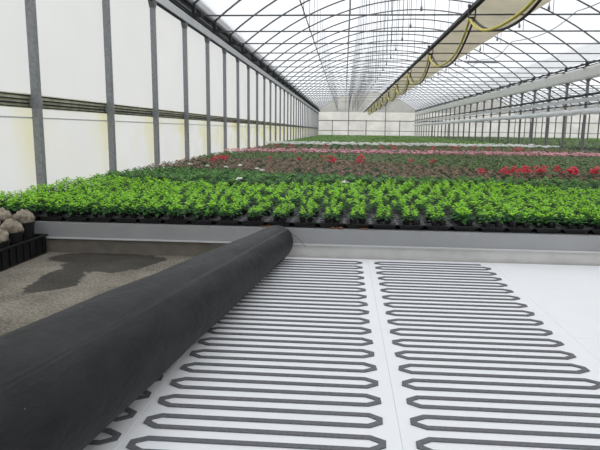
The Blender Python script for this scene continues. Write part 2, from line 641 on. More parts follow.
# ------------------------------------------------------------------ roof trusses
def make_truss(hangers, ra_=0.038, m_arch=None):
    t = empty('roof_truss')
    b = MB()
    pts = [(BAY * i / 36, 0, arch_z(XL + BAY * i / 36)) for i in range(37)]
    b.tube(pts, ra_, 6)
    b.build('arch', m_arch or M_galv_dark, t, True)
    b = MB(); b.tube([(0.05, 0, ZT), (BAY - 0.1, 0, ZT)], 0.027, 6)
    b.build('tie_rod', M_galv_dark, t, True)
    for x in hangers:
        b = MB(); b.tube([(x, 0, ZT), (x, 0, arch_z(XL + x))], 0.011, 5)
        b.build('hanger', M_galv, t, True)
    for x, s in ((0.1, 1), (BAY - 0.12, -1)):
        b = MB()
        b.box((x - 0.06, -0.06, ZT - 0.06), (x + 0.06, 0.06, ZS + 0.06))
        b.box((x - 0.06 + s * 0.08, -0.05, ZT - 0.06), (x + 0.06 + s * 0.2, 0.05, ZT + 0.07))
        b.build('bracket', M_dark, t)
    return t


tr = make_truss((3.7, 5.2, 5.8, 6.5, 7.0, 8.3, 11.5))
ys = [18.98 + 3 * i for i in range(32) if 18.98 + 3 * i < YE - 0.5]
for i, y in enumerate(ys):
    o = tr if i == 0 else copy_tree(tr)
    o.location = (XL, y, 0)
    tag(o, 'curved steel roof truss with tie rod over the main bay, %s from the near end' % nth(i + 1), 'roof truss', 'roof trusses of the main bay')
tr2 = make_truss((6.0, 12.7), 0.07, M_dark)
k1 = k2 = 0
first = True
for x0, ymin, nm in ((XR, 45, 'middle bay behind the right columns'), (XR2, 75, 'far right bay')):
    k = 0
    for y in ys:
        if y < ymin:
            continue
        k += 1
        o = tr2 if first else copy_tree(tr2)
        first = False
        o.location = (x0, y, 0)
        tag(o, 'curved roof truss in the %s, %s from the near end' % (nm, nth(k)), 'roof truss', 'roof trusses of the ' + nm)

# ------------------------------------------------------------------ folded screen and hose rail
b = MB()
N = 16
xa, xb = 3.98, 6.12
prof = []
for i in range(N + 1):
    u = -1 + 2 * i / N
    prof.append(((xa + xb) / 2 + u * (xb - xa) / 2, 5.22 + 0.30 * (1 - math.sqrt(max(0, 1 - abs(u) ** 2.4)))))
for i in range(N - 1, 0, -1):
    u = -1 + 2 * i / N
    prof.append(((xa + xb) / 2 + u * (xb - xa) / 2, 5.52 + 0.18 * math.sqrt(max(0, 1 - u * u))))
n = len(prof)
vs = []
NY = 66
for j in range(NY + 1):
    y = Y0 + 0.3 + (YE - 0.6 - Y0) * j / NY
    for (x, z) in prof:
        vs.append((x, y, z + 0.012 * math.sin(j * 2.1 + x * 3)))
b.add(vs, [(j * n + k, j * n + (k + 1) % n, (j + 1) * n + (k + 1) % n, (j + 1) * n + k) for j in range(NY) for k in range(n)]
      + [tuple(range(n)), tuple(reversed(range(NY * n, (NY + 1) * n)))])
tag(b.build('screen_duct', M_tube, smooth=True), 'long beige cloth duct lying on the tie rods beneath the roof ridge', 'duct')

b = MB(); b.box((3.57, 8, 5.03), (3.66, YE - 0.3, 5.13)); b.box((3.54, 8, 5.0), (3.69, YE - 0.3, 5.03))
hr = b.build('hose_rail', M_dark)
tag(hr, 'dark straight rail hung below the tie rods beside the beige cloth duct', 'rail')

b = MB()
b.box((-0.11, -0.03, -0.22), (-0.08, 0.03, 0.14)); b.box((0.08, -0.03, -0.22), (0.11, 0.03, 0.14)); b.box((-0.11, -0.03, -0.24), (0.11, 0.03, -0.21))
trol = b.build('hose_trolley', M_dark)
b = MB()
for s in (-1, 1):
    b.tube([(s * 0.05, 0, 0.10), (s * 0.13, 0, 0.10)], 0.05, 10)
b.build('wheel', M_galv_dark, trol, True)
b = MB(); b.tube([(-0.06, -0.12, -0.26), (-0.06, 0, -0.235), (0.06, 0, -0.235), (0.06, 0.12, -0.26)], 0.03, 6)
b.build('saddle', M_dark, trol, True)
TY = [9.5, 17.5, 25.5, 33.5, 41.5, 49.5, 57.5, 65.5, 73.5, 81.5, 89.5]
for i, y in enumerate(TY[1:]):
    o = trol if i == 0 else copy_tree(trol)
    o.location = (3.615, y, 5.02)
    tag(o, 'small dark trolley on the hose rail carrying the hoses, %s from the near end' % nth(i + 1), 'trolley', 'hose trolleys on the rail')


def festoon(x, off, sag, r, m, name, label, dy):
    b = MB()
    path = []
    for a, c in zip(TY[:-1], TY[1:]):
        for k in range(20):
            t = k / 20
            u = abs(2 * t - 1)
            z = 4.76 - sag * (1 - u ** 2.3) + off
            path.append((x + 0.05 * math.sin(t * 2 * PI), a + (c - a) * t + dy * math.sin(t * 2 * PI), z))
    path.append((x, TY[-1], 4.76 + off))
    b.tube(path, r, 8)
    tag(b.build(name, m, smooth=True), label, 'hose')


festoon(3.56, 0.0, 0.82, 0.036, M_yellow, 'yellow_hose', 'yellow hose hanging in loops from trolleys under the dark rail', 0.0)
festoon(3.68, -0.01, 0.88, 0.034, M_black, 'black_hose', 'dark hose hanging in loops alongside the yellow hose', 0.35)

# droppers with nozzles under the arches
dr = empty('sprinkler_dropper')
b = MB(); b.tube([(0, 0, 0.18), (0, 0, arch_z(2.33) - 5.25)], 0.012, 5)
b.build('tube', M_galv, dr, True)
b = MB(); b.lathe([(0.0, 0.0), (0.035, 0.01), (0.045, 0.08), (0.03, 0.14), (0.014, 0.2), (0.0, 0.2)], n=10)
b.build('nozzle', M_galv, dr, True)
first = True
for side, x in (('left', 2.33), ('right', 6.24)):
    for i, y in enumerate(ys):
        o = dr if first else copy_tree(dr)
        first = False
        o.location = (x, y - 0.07, 5.25)
        tag(o, 'thin sprinkler dropper hanging %s of the beige cloth duct, %s from the near end' % (side, nth(i + 1)), 'sprinkler', 'droppers %s of the duct' % side)

b = MB(); b.tube([(-1.37, 8, 5.2), (-1.37, YE - 0.3, 5.2)], 0.02, 6)
tag(b.build('steel_wire', M_galv_dark), 'single thin straight wire running lengthwise under the left roof slope', 'wire')
b = MB()
path = []
for j in range(0, 61):
    y = 9 + j * 0.55
    ph = (y - 18.98) % 6 / 6
    path.append((7.0 + 0.14 * math.sin(y * 0.7), y, 5.25 - 0.22 * math.sin(ph * PI)))
b.tube(path, 0.014, 5)
tag(b.build('sagging_cable', M_galv, smooth=True), 'thin grey cable sagging lengthwise under the roof right of the beige duct', 'cable')
lb = empty('light_bar', (6.2, 30.5, 5.06))
tag(lb, 'short grey horizontal bar under the tie rods right of the beige duct', 'lamp')
b = MB(); b.box((0, -0.06, -0.05), (1.55, 0.06, 0.05))
b.build('housing', M_galv, lb)
for x in (0.2, 1.35):
    b = MB(); b.tube([(x, 0, 0.04), (x, 0.48, 0.10)], 0.012, 5)
    b.build('bracket', M_galv_dark, lb)

# ------------------------------------------------------------------ growing bed
bed = empty('growing_bed', (0, YB, 0))
tag(bed, 'raised growing bed with grey metal front edge carrying all the plant rows', 'plant bed')
BX0, BX1, BL = XL + 0.12, XR - 0.25, YE - 0.4 - YB
b = MB(); b.box((BX0, 0.0, HL), (BX1, 0.025, HB)); b.box((BX0, 0.025, HB - 0.015), (BX1, 0.36, HB))
b.build('edge_profile', M_edge, bed)
b = MB(); b.box((BX0, -0.022, HL - 0.01), (BX1, 0.03, HL + 0.006))
b.build('lip', M_lip, bed)
b = MB(); b.box((-0.8, 0.01, 0), (BX1, 0.16, HL - 0.012))
b.build('plinth', M_plinth, bed)
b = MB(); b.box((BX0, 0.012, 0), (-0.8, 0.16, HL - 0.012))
b.build('plinth', M_plinth_dark, bed)['label'] = 'darker brownish concrete length of plinth'
b = MB(); b.box((BX0, 0.36, HB - 0.06), (BX1, BL, HB))
b.build('bed_floor', M_bedtop, bed)
for nm, x0 in (('middle bay right of the steel columns', XR), ('far right bay', XR2)):
    b = MB(); b.box((x0 + 0.4, 40 if x0 == XR else 70, HB - 0.08), (x0 + BAY - 0.4, YE - 0.4, HB - 0.02)); b.box((x0 + 0.6, 41 if x0 == XR else 71, 0), (x0 + BAY - 0.6, YE - 0.6, HB - 0.08))
    tag(b.build('growing_bed', M_bedtop), 'flat growing bed filling the ' + nm, 'plant bed')

# ------------------------------------------------------------------ white insulation boards and heating mats
BT = 0.03
for (x0, x1, y0, y1, lab) in (
        (-1.45, -1.0204, -0.6, 6.44, 'white polystyrene board mostly hidden beneath the black fabric roll'),
        (-1.0196, 0.3096, -0.6, 6.44, 'white polystyrene floor board under the wide mat beside the black roll'),
        (0.3104, 1.7036, -0.6, 6.44, 'white polystyrene floor board under the right-hand serpentine mat'),
        (1.7044, 3.0636, -0.6, 4.0526, 'bare white floor board in the lower right corner'),
        (1.7044, 3.0636, 4.0534, 6.44, 'bare white floor board against the bed plinth, right of the mats'),
        (3.0644, 4.4, -0.6, 6.44, 'bare white floor board at the far right edge of the floor')):
    b = MB(); c = 0.0025
    b.add([(x0, y0, 0), (x1, y0, 0), (x1, y1, 0), (x0, y1, 0), (x0, y0, BT - c), (x1, y0, BT - c), (x1, y1, BT - c), (x0, y1, BT - c),
           (x0 + c, y0 + c, BT), (x1 - c, y0 + c, BT), (x1 - c, y1 - c, BT), (x0 + c, y1 - c, BT)],
          [(0, 3, 2, 1), (8, 9, 10, 11)] + [(i, (i + 1) % 4, 4 + (i + 1) % 4, 4 + i) for i in range(4)] + [(4 + i, 4 + (i + 1) % 4, 8 + (i + 1) % 4, 8 + i) for i in range(4)])
    tag(b.build('insulation_board', M_board), lab, 'floor board', 'white insulation boards')


def serpentine(x0, x1, ytip, y_lo, y_hi, label, skew=0.0):
    """flat tape laid in hairpins; right-hand hairpins at ytip + 0.22 k, left-hand ones between them"""
    W, P = 0.034, 0.11
    lines = []
    y = ytip - P / 2 - 0.22 * math.ceil((ytip - y_lo) / 0.22)
    k = 0
    path = []
    while y < y_hi:
        h = W / 2
        if k % 2 == 0:      # runs to the right, hairpin right to the next line
            path += [(x0 + 0.075, y), (x1 - 0.075, y), (x1 - h, y + 0.036), (x1 - h, y + P - 0.036)]
        else:
            path += [(x1 - 0.075, y), (x0 + 0.075, y), (x0 + h, y + 0.036), (x0 + h, y + P - 0.036)]
        y += P
        k += 1
    path.pop()
    path.pop()
    path = [(x + skew * (yy - 3) * (1 if x > (x0 + x1) / 2 else 0) + rnd.uniform(-.004, .004), yy + rnd.uniform(-.002, .002)) for (x, yy) in path]
    b = MB()
    L, R = [], []
    for i, (x, yy) in enumerate(path):
        p = Vector((x, yy))
        a = Vector(path[max(i - 1, 0)]); c = Vector(path[min(i + 1, len(path) - 1)])
        d1 = (p - a).normalized() if i else (c - p).normalized()
        d2 = (c - p).normalized() if i < len(path) - 1 else d1
        nn = Vector((-(d1 + d2).y, (d1 + d2).x)).normalized()
        m = (W / 2) / max(0.45, nn.dot(Vector((-d1.y, d1.x))))
        L.append(p + nn * m); R.append(p - nn * m)
    t = 0.006
    z0 = BT + 0.0008
    n = len(path)
    vs = [(q.x, q.y, z0) for q in L] + [(q.x, q.y, z0) for q in R] + [(q.x, q.y, z0 + t) for q in L] + [(q.x, q.y, z0 + t) for q in R]
    fs = []
    for i in range(n - 1):
        fs += [(2 * n + i, 3 * n + i, 3 * n + i + 1, 2 * n + i + 1), (i, 2 * n + i, 2 * n + i + 1, i + 1), (n + i, n + i + 1, 3 * n + i + 1, 3 * n + i), (i, i + 1, n + i + 1, n + i)]
    fs += [(0, n, 3 * n, 2 * n), (n - 1, 3 * n - 1, 4 * n - 1, 2 * n - 1)]
    b.add(vs, fs)
    tag(b.build('heating_mat', M_tape), label, 'heating mat', 'serpentine mats on the white boards')


serpentine(-0.98, 0.235, 2.49, 0.3, 6.3, 'wide serpentine mat of grey tape on white boards beside the black roll')
serpentine(0.375, 1.555, 2.61, 0.3, 6.3, 'serpentine mat of grey tape on white boards at the right', 0.025)
serpentine(-1.42, -1.045, 2.43, 0.3, 6.3, 'short dark serpentine loops peeking out from under the black fabric roll')

# ------------------------------------------------------------------ the big fabric roll
A, Bp = Vector((-1.606, 0.0, 0)), Vector((-0.737, 6.375, 0))
ra, rb = 0.367, 0.195
T = (Bp - A).normalized()
S = T.cross(Vector((0, 0, 1))).normalized()      # to the right
RL = (Bp - A).length
roll = empty('fabric_roll', (0, 0, 0))
tag(roll, 'huge roll of black woven ground fabric lying across floor and white boards', 'fabric roll')
b = MB()
NT, NL = 96, 90
vs = []
TH0 = math.radians(52)                           # free edge of the sheet, seen from the right
for j in range(NL + 1):
    t = j / NL
    r = ra + (rb - ra) * t
    c = A.lerp(Bp, t)
    for k in range(NT + 1):
        th = TH0 + 2 * PI * k / NT
        u = k / NT
        dr_ = -0.005 + 0.005 * u
        dr_ += 0.0030 * math.sin(3 * th + 5 * t) + 0.0022 * math.sin(th * 2 + t * 23) + 0.0015 * math.sin(th * 7 + t * 41)
        if t > 0.985:
            dr_ -= 0.02 * ((t - 0.985) / 0.015) ** 2 * 0.5
        if math.sin(th) < -0.8:
            dr_ = min(dr_, -0.001)
        rr = r + dr_
        p = c + S * (rr * math.cos(th)) + Vector((0, 0, BT + 0.007 + r + rr * math.sin(th)))
        vs.append(p)
W_ = NT + 1
fs = [(j * W_ + k, j * W_ + k + 1, (j + 1) * W_ + k + 1, (j + 1) * W_ + k) for j in range(NL) for k in range(NT)]
fs += [(j * W_ + NT, j * W_, (j + 1) * W_, (j + 1) * W_ + NT) for j in range(NL)]
b.add(vs, fs)
b.build('outer_layer', M_roll, roll, True)
for t, sgn in ((0.0, -1), (1.0, 1)):             # wound end faces, slightly dished, layers as rings
    r = ra + (rb - ra) * t - 0.002
    c = A.lerp(Bp, t) + Vector((0, 0, BT + 0.007 + ra + (rb - ra) * t))
    b = MB()
    vs, fs = [], []
    nr = 14
    for q in range(nr + 1):
        rad = (r - 0.012) * (1 - q / nr * 0.86)
        dep = -0.004 - 0.006 * (q % 2) - 0.02 * q / nr
        for k in range(48):
            th = 2 * PI * k / 48
            vs.append(c + S * (rad * math.cos(th)) + Vector((0, 0, rad * math.sin(th))) + T * (sgn * dep))
    for q in range(nr):
        for k in range(48):
            a_, b_ = q * 48 + k, q * 48 + (k + 1) % 48
            fs.append((a_, b_, b_ + 48, a_ + 48))
    fs.append(tuple(range(nr * 48, nr * 48 + 48)))
    b.add(vs, fs)
    b.build('wound_end', M_roll, roll, True)
b = MB()
ce = Bp + Vector((0, 0, BT + 0.007 + rb))
b.tube([ce + S * 0.16 + Vector((0, -0.01, 0.10)), ce + S * 0.225 + Vector((0, -0.02, 0.055)), ce + S * 0.28 + Vector((0, -0.03, 0.01)), ce + S * 0.335 + Vector((0, -0.06, -0.045))], 0.0022, 5)
b.build('loose_thread', M_roll, roll)

# ------------------------------------------------------------------ plants
def leaf(b, base, az, elev, ln, wd, droop, mi, twist=0.0):
    base = Vector(base)
    h = Vector((math.cos(az), math.sin(az), 0))
    s = Vector((-math.sin(az), math.cos(az), twist)).normalized()
    up = Vector((0, 0, 1))
    d1 = h * math.cos(elev) + up * math.sin(elev)
    d2 = h * math.cos(elev - droop) + up * math.sin(elev - droop)
    C_ = base + d1 * ln * 0.5
    Tt = C_ + d2 * ln * 0.5
    up2 = d1.cross(s) * -1
    l_ = C_ + s * wd * 0.5 + up2 * wd * 0.12
    r_ = C_ - s * wd * 0.5 + up2 * wd * 0.12
    b.add([base, r_, C_, l_, Tt], [(0, 1, 2), (0, 2, 3), (2, 1, 4), (3, 2, 4)], mi)


def plant_mb(seed, n, R, H, lw=0.5, upright=0.3, young=0.45, z0=0.0):
    r = random.Random(seed)
    b = MB()
    for i in range(n):
        t = i / (n - 1)
        az = i * 2.39996 + r.uniform(-.3, .3)
        zb = z0 + H * (0.1 + 0.62 * t) * r.uniform(.9, 1.05)
        ln = R * (1.0 - 0.45 * t) * r.uniform(.8, 1.15)
        el = upright + (1.15 - upright) * t * r.uniform(.6, 1.05) - 0.1
        rad = R * 0.16 * (1 - t)
        leaf(b, (rad * math.cos(az), rad * math.sin(az), zb), az, el, ln, ln * lw * r.uniform(.85, 1.15), r.uniform(.5, 1.1), 1 if t > 1 - young else 0, r.uniform(-.3, .3))
    return b


def flower_mb(seed, spots, size, petals=6):
    r = random.Random(seed)
    b = MB()
    for (x, y, z) in spots:
        for i in range(petals):
            leaf(b, (x, y, z), i * 2 * PI / petals + r.uniform(-.2, .2), r.uniform(.1, .9), size * r.uniform(.8, 1.2), size * .8, .5, 0)
        leaf(b, (x, y, z), r.uniform(0, 6), 1.3, size * .8, size * .8, .9, 0)
    return b


def scatter(name, variants, places, mats, label, cat, kind='stuff'):
    """one mesh of many plants: places = (x, y, z, rot, scale)"""
    VV, FF, MM = [], [], []
    off = 0
    arrs = [(np.array([tuple(p) for p in v.v], float), np.array(v.f, np.int64), np.array(v.m, np.int32)) for v in variants]
    for i, (x, y, z, a, s) in enumerate(places):
        V, F, Mi = arrs[rnd.randrange(len(arrs))]
        c, sn = math.cos(a) * s, math.sin(a) * s
        Q = np.empty_like(V)
        Q[:, 0] = V[:, 0] * c - V[:, 1] * sn + x
        Q[:, 1] = V[:, 0] * sn + V[:, 1] * c + y
        Q[:, 2] = V[:, 2] * s + z
        VV.append(Q); FF.append(F + off); MM.append(Mi)
        off += len(V)
    V = np.concatenate(VV); F = np.concatenate(FF); Mi = np.concatenate(MM)
    me = bpy.data.meshes.new(name)
    me.vertices.add(len(V)); me.vertices.foreach_set('co', V.ravel())
    me.loops.add(F.size); me.loops.foreach_set('vertex_index', F.ravel().astype(np.int32))
    me.polygons.add(len(F))
    me.polygons.foreach_set('loop_start', (np.arange(len(F)) * F.shape[1]).astype(np.int32))
    o = finish(name, me, mats, Mi)
    me.validate()
    tag(o, label, cat, None, kind)
    return o


def in_view(x, y, z=0.5, margin=6):
    d = Vector((x, y, z - CAM_H))
    w = d.dot(fwd)
    if w < 0.5:
        return False
    px = 300 + F_PX * d.dot(r2) / w
    return -margin <= px <= 600 + margin


# plant trays: each 0.31 wide, 0.46 deep, a gap between neighbours
TP, TD = 0.31, 0.47
TRAY_SHIFT = [0.0, 0.05, -0.045, 0.075, -0.02, 0.06, -0.08, 0.03, 0.09, -0.05, 0.02, -0.07, 0.05, 0.0, 0.08]
b = MB()
wt, wb_, dt, db, th_ = 0.149, 0.106, 0.224, 0.200, 0.062
outer = [(-wb_, -db), (wb_, -db), (wb_, db), (-wb_, db)]
top_ = [(-wt, -dt), (wt, -dt), (wt, dt), (-wt, dt)]
vs = [(x, y, 0) for x, y in outer] + [(x, y, th_) for x, y in top_] + [(x * .96, y * .97, th_) for x, y in top_] + [(x * .96, y * .97, 0.045) for x, y in outer]
fs = [(3, 2, 1, 0)] + [(i, (i + 1) % 4, 4 + (i + 1) % 4, 4 + i) for i in range(4)] + [(4 + i, 4 + (i + 1) % 4, 8 + (i + 1) % 4, 8 + i) for i in range(4)] + [(8 + i, 8 + (i + 1) % 4, 12 + (i + 1) % 4, 12 + i) for i in range(4)] + [(12, 13, 14, 15)]
b.add(vs, fs, 0)
tray0 = b.build('plant_tray', M_tray)
for yy in (-0.075, 0.075):
    b = MB(); b.box((-wt + .006, yy - 0.008, 0.046), (wt - .006, yy + 0.008, th_ + 0.004))
    b.build('divider', M_rim, tray0)
b = MB()
rw = 0.006
for (xa_, ya_, xb_, yb_) in ((-wt - rw, -dt - rw, wt + rw, -dt + 0.004), (-wt - rw, dt - 0.004, wt + rw, dt + rw), (-wt - rw, -dt, -wt + 0.004, dt), (wt - 0.004, -dt, wt + rw, dt)):
    b.box((xa_, ya_, th_ - 0.006), (xb_, yb_, th_ + 0.003))
b.build('rim', M_tray, tray0)
ZTRAY = HB + 0.001
tray_first = True
tray_xy = []
for row in range(6):
    y = YB + 0.275 + row * TD
    k = 0
    for i in range(80):
        x = BX0 + 0.2 + i * TP + TRAY_SHIFT[row]
        if x > BX1 - 0.2 or not in_view(x, y, 0.4, 30):
            continue
        k += 1
        o = tray0 if tray_first else copy_tree(tray0)
        tray_first = False
        o.location = (x, y, ZTRAY)
        tag(o, 'black plastic plant tray, %s from the left in the %s tray row' % (nth(k), nth(row + 1)), 'plant tray', 'black trays at the front of the bed')

# bright green young plants: two by three in every tray, 300 of them as individuals
def green_spots():
    out = []
    r = random.Random(3)
    row = 0
    while True:
        y = YB + 0.275 - 0.15 + row // 3 * TD + (row % 3) * 0.15
        if y > 11.6:
            break
        line = []
        for i in range(80):
            xc = BX0 + 0.2 + i * TP + TRAY_SHIFT[row // 3]
            if xc > BX1 - 0.2:
                break
            for s in (-1, 1):
                x = xc + s * (0.046 if abs(xc - 0.1) < 1.5 else 0.064)
                if in_view(x, y, 0.5, 240):
                    line.append((x + r.uniform(-.016, .016), y + r.uniform(-.03, .03)))
        out.append(line)
        row += 1
    return out


def bushy(x, y):
    c = min(1, max(0, (abs(x - 0.1) - 1.1) / 0.8))
    f = min(1, max(0, (y - 7.5) / 1.0))
    return max(c, f)


gsmall = [plant_mb(10 + k, 17, 0.092, 0.155, 0.5, 0.3, 0.52) for k in range(5)]
gbig = [plant_mb(30 + k, 19, 0.112, 0.165, 0.48, 0.25, 0.42) for k in range(5)]


def make_proto(mb, mats, potr=0.047):
    o = mb.build('potted_plant', mats)
    p = MB()
    p.lathe([(0.0, -0.052), (potr * .72, -0.052), (potr, 0.014), (potr * 1.06, 0.014), (potr * 1.06, 0.02), (potr * .93, 0.02), (potr * .9, 0.008), (0.0, 0.008)], n=10)
    p.build('pot', M_tray, o)
    return o


gs_protos = [make_proto(m_, L_green) for m_ in gsmall]
gb_protos = [make_proto(m_, L_green) for m_ in gbig]
used = set()
ZP = ZTRAY + 0.045 + 0.053
rest = {'s': [], 'b': [], 'd': []}
count = 0
rg = random.Random(5)
for row, line in enumerate(green_spots()):
    k = -1
    for (x, y) in line:
        seen = in_view(x, y, 0.5, 22)
        k += seen
        big = rg.random() < bushy(x, y)
        rot = rg.uniform(0, 6.28)
        sc = rg.uniform(0.76, 1.2) * (1.0 if big else 0.88)
        y_lim = 10.2 + 0.5 * math.sin(x * 0.9) + rg.uniform(-.4, .4)
        if seen and count < 300:
            pr = rg.choice(gb_protos if big else gs_protos)
            if pr.name in used:
                o = copy_tree(pr)
            else:
                o = pr
                used.add(pr.name)
            o.location = (x, y, ZP)
            o.rotation_euler.z = rot
            o.scale = (sc, sc, sc)
            tag(o, 'bright green young plant, %s from the left in the %s row from the front' % (nth(k + 1), nth(row + 1)), 'plant', 'young green plants at the front of the bed')
            count += 1
        elif y < y_lim:
            rest['b' if big else 's'].append((x, y, ZP, rot, sc))
        elif rg.random() < 0.55:
            rest['d'].append((x, y, ZP, rot, sc * 1.05))
for pr in gs_protos + gb_protos:
    if pr.name not in used:
        for ch in list(pr.children):
            bpy.data.objects.remove(ch)
        bpy.data.objects.remove(pr)
both = rest['s'] + rest['b']
scatter('green_plants', gbig + gsmall, both, L_green, 'dense mass of bright green young plants behind the front plant rows', 'plants')
ddark = [plant_mb(50 + k, 18, 0.13, 0.17, 0.55, 0.2, 0.35) for k in range(4)]


def field(y0, y1, px, py, seed, jit=0.25, xmin=BX0 + 0.12, xmax=BX1 - 0.12, mask=None, z=None, s=(0.85, 1.15), zmargin=200):
    r = random.Random(seed)
    out = []
    y = y0
    while y < y1:
        line = []
        nx = int((xmax - xmin) / px)
        for i in range(nx + 1):
            x = xmin + i * px
            xx, yy = x + r.uniform(-jit, jit) * px, y + r.uniform(-jit, jit) * py
            if xx > xmax or not in_view(xx, yy, 0.5, zmargin):
                continue
            if mask and not mask(xx, yy, r):
                continue
            line.append((xx, yy, (ZP - 0.03) if z is None else z, r.uniform(0, 6.28), r.uniform(*s)))
        if line:
            out.append(line)
        y += py
    return out


def individuals(lines, protos, name_label, cat, group, limit=300):
    """the nearest 300 as single plants; returns what is left"""
    left = []
    c = 0
    usedp = set()
    r = random.Random(len(lines))
    for row, line in enumerate(lines):
        k = -1
        for (x, y, z, rot, s) in line:
            seen = in_view(x, y, 0.5, 6)
            k += seen
            if c >= limit or not seen:
                left.append((x, y, z, rot, s))
                continue
            pr = protos[r.randrange(len(protos))]
            o = pr if pr.name not in usedp else copy_tree(pr)
            usedp.add(pr.name)
            o.location = (x, y, z)
            o.rotation_euler.z = rot
            o.scale = (s, s, s)
            tag(o, name_label % (nth(k + 1), nth(row + 1)), cat, group)
            c += 1
    return left


# dark green band behind the bright rows (starts irregularly inside the bright zone)
def lo(x):
    return float(np.interp(x, [-3.2, 0, 5], [13.6, 11.8, 11.2]))


def hi(x):
    return float(np.interp(x, [0, 2, 4.5], [18.4, 16.5, 13.7]))


dl = field(11.0, 13.8, 0.2, 0.2, 21, 0.4, mask=lambda x, y, r: y < lo(x) + r.uniform(-.4, .4))
dp = [m_.build('dark_green_plant', L_dark) for m_ in ddark]
left = individuals(dl, dp, 'dark green bushy plant, %s from the left in the %s dark green row', 'plant', 'dark green plants behind the bright ones')
scatter('dark_green_plants', ddark, rest['d'] + left, L_dark, 'loose dark green plants mixed in where the bright green plants end', 'plants')

# bronze leaved plants with red flowers
bz = [plant_mb(70 + k, 15, 0.135, 0.19, 0.6, 0.25, (0.30, 0.5, 0.38, 0.22)[k]) for k in range(4)]
bp_ = []
for k, m_ in enumerate(bz):
    o = m_.build('bronze_plant', L_bronze)
    bp_.append(o)
bl = field(11.2, 18.4, 0.24, 0.24, 31, 0.42, mask=lambda x, y, r: lo(x) < y + r.uniform(-.4, .4) and y < hi(x))
left = individuals(bl, bp_, 'bronze leaved bedding plant, %s from the left in the %s bronze row', 'plant', 'bronze leaved bedding plants')
scatter('bronze_plants', bz, left, L_bronze, 'dense band of bronze leaved bedding plants behind the nearest bronze rows', 'plants')

# red flower heads: each a flowering plant of its own standing in the bronze band
rf = []
for k in range(3):
    r = random.Random(200 + k)
    o = plant_mb(90 + k, 12, 0.14, 0.2, 0.6, 0.3, 0.5).build('red_flowering_plant', L_bronze)
    sp = [(r.uniform(-.09, .09), r.uniform(-.09, .09), 0.16 + r.uniform(0, .14)) for _ in range(9)]
    flower_mb(k, sp, 0.058).build('flower', P_red, o)
    rf.append(o)
red = []
r = random.Random(77)
for x in np.arange(-5.0, 8.2, 0.22):
    if x > 3.0:
        p_, yc = 0.62, 12.7
    elif x > 0:
        p_, yc = 0.04, 17.0
    else:
        p_, yc = 0.06, 15.6
    for q in range(2):
        if r.random() < p_ and in_view(x, yc):
            red.append((x + r.uniform(-.1, .1), yc + r.uniform(-.25, .25), ZP - 0.01, r.uniform(0, 6.28), r.uniform(.9, 1.2)))
for _ in range(16):
    x, y = r.uniform(-5, 2), r.uniform(15.5, 18.4)
    if in_view(x, y):
        red.append((x, y, ZP + 0.04, r.uniform(0, 6.28), 0.72))
red.sort(key=lambda q: q[0])
individuals([red], rf, 'red flowering plant standing in the bronze leaved band, %s from the left%.0s', 'flower', 'red flowering plants in the bronze band')
# a few white flowers in the dark green band on the left
wf_ = plant_mb(97, 10, 0.1, 0.16, 0.6, 0.3, 0.4).build('white_flowering_plant', L_dark)
flower_mb(5, [(0, 0, .19), (.05, .02, .18), (-.04, .03, .185)], 0.05).build('flower', P_white, wf_)
spots = []
for (px, yy) in ((159, 13.2), (188, 13.4), (206, 12.9), (225, 12.6), (241, 13.3), (257, 12.2), (262, 11.8), (345, 9.3), (240, 9.6)):
    spots.append(((px - 344) / F_PX * yy * 1.0, yy, ZP + 0.01, px, 1.0))
spots.sort(key=lambda q: q[0])
individuals([spots], [wf_], 'white flowering plant among dark green plants, %s from the left%.0s', 'flower', 'white flowering plants among the green ones')

# dark green strip, pink rows, mixed rows, white rows, far green
fd = [plant_mb(110 + k, 11, 0.19, 0.19, 0.7, 0.2, 0.45) for k in range(4)]
scatter('leafy_plants', fd, [q for l_ in field(13.6, 23.2, 0.27, 0.27, 41, 0.42, mask=lambda x, y, r: y > hi(x)) for q in l_], L_mix, 'dark green strip of leafy plants between bronze band and pink flowers', 'plants')


def flower_band(y0, y1, px, py, seed, petal, leafm, nm, colour, stuff_label, size, nfl=6, jit=0.25):
    protos = []
    vars_f, vars_l = [], []
    for k in range(3):
        r = random.Random(seed + k)
        lm = plant_mb(seed + k, 10, 0.19, 0.19, 0.7, 0.2, 0.5)
        sp = [(r.uniform(-.15, .15), r.uniform(-.15, .15), 0.19 + r.uniform(0, .05)) for _ in range(nfl)]
        fm = flower_mb(seed + k, sp, size, 5)
        o = lm.build(nm, leafm)
        fm.build('flower', petal, o)
        protos.append(o)
        both_ = MB()
        both_.v, both_.f, both_.m = list(lm.v), list(lm.f), list(lm.m)
        both_.add(fm.v, fm.f, 2)
        vars_l.append(both_)
    left = individuals(field(y0, y1, px, py, seed, jit), protos, colour + ' flowering plant, %s from the left in the %s ' + colour + ' row', 'flower', colour + ' flowering plants')
    if left:
        scatter(nm + 's', vars_l, left, list(leafm) + [petal], stuff_label, 'flowers')


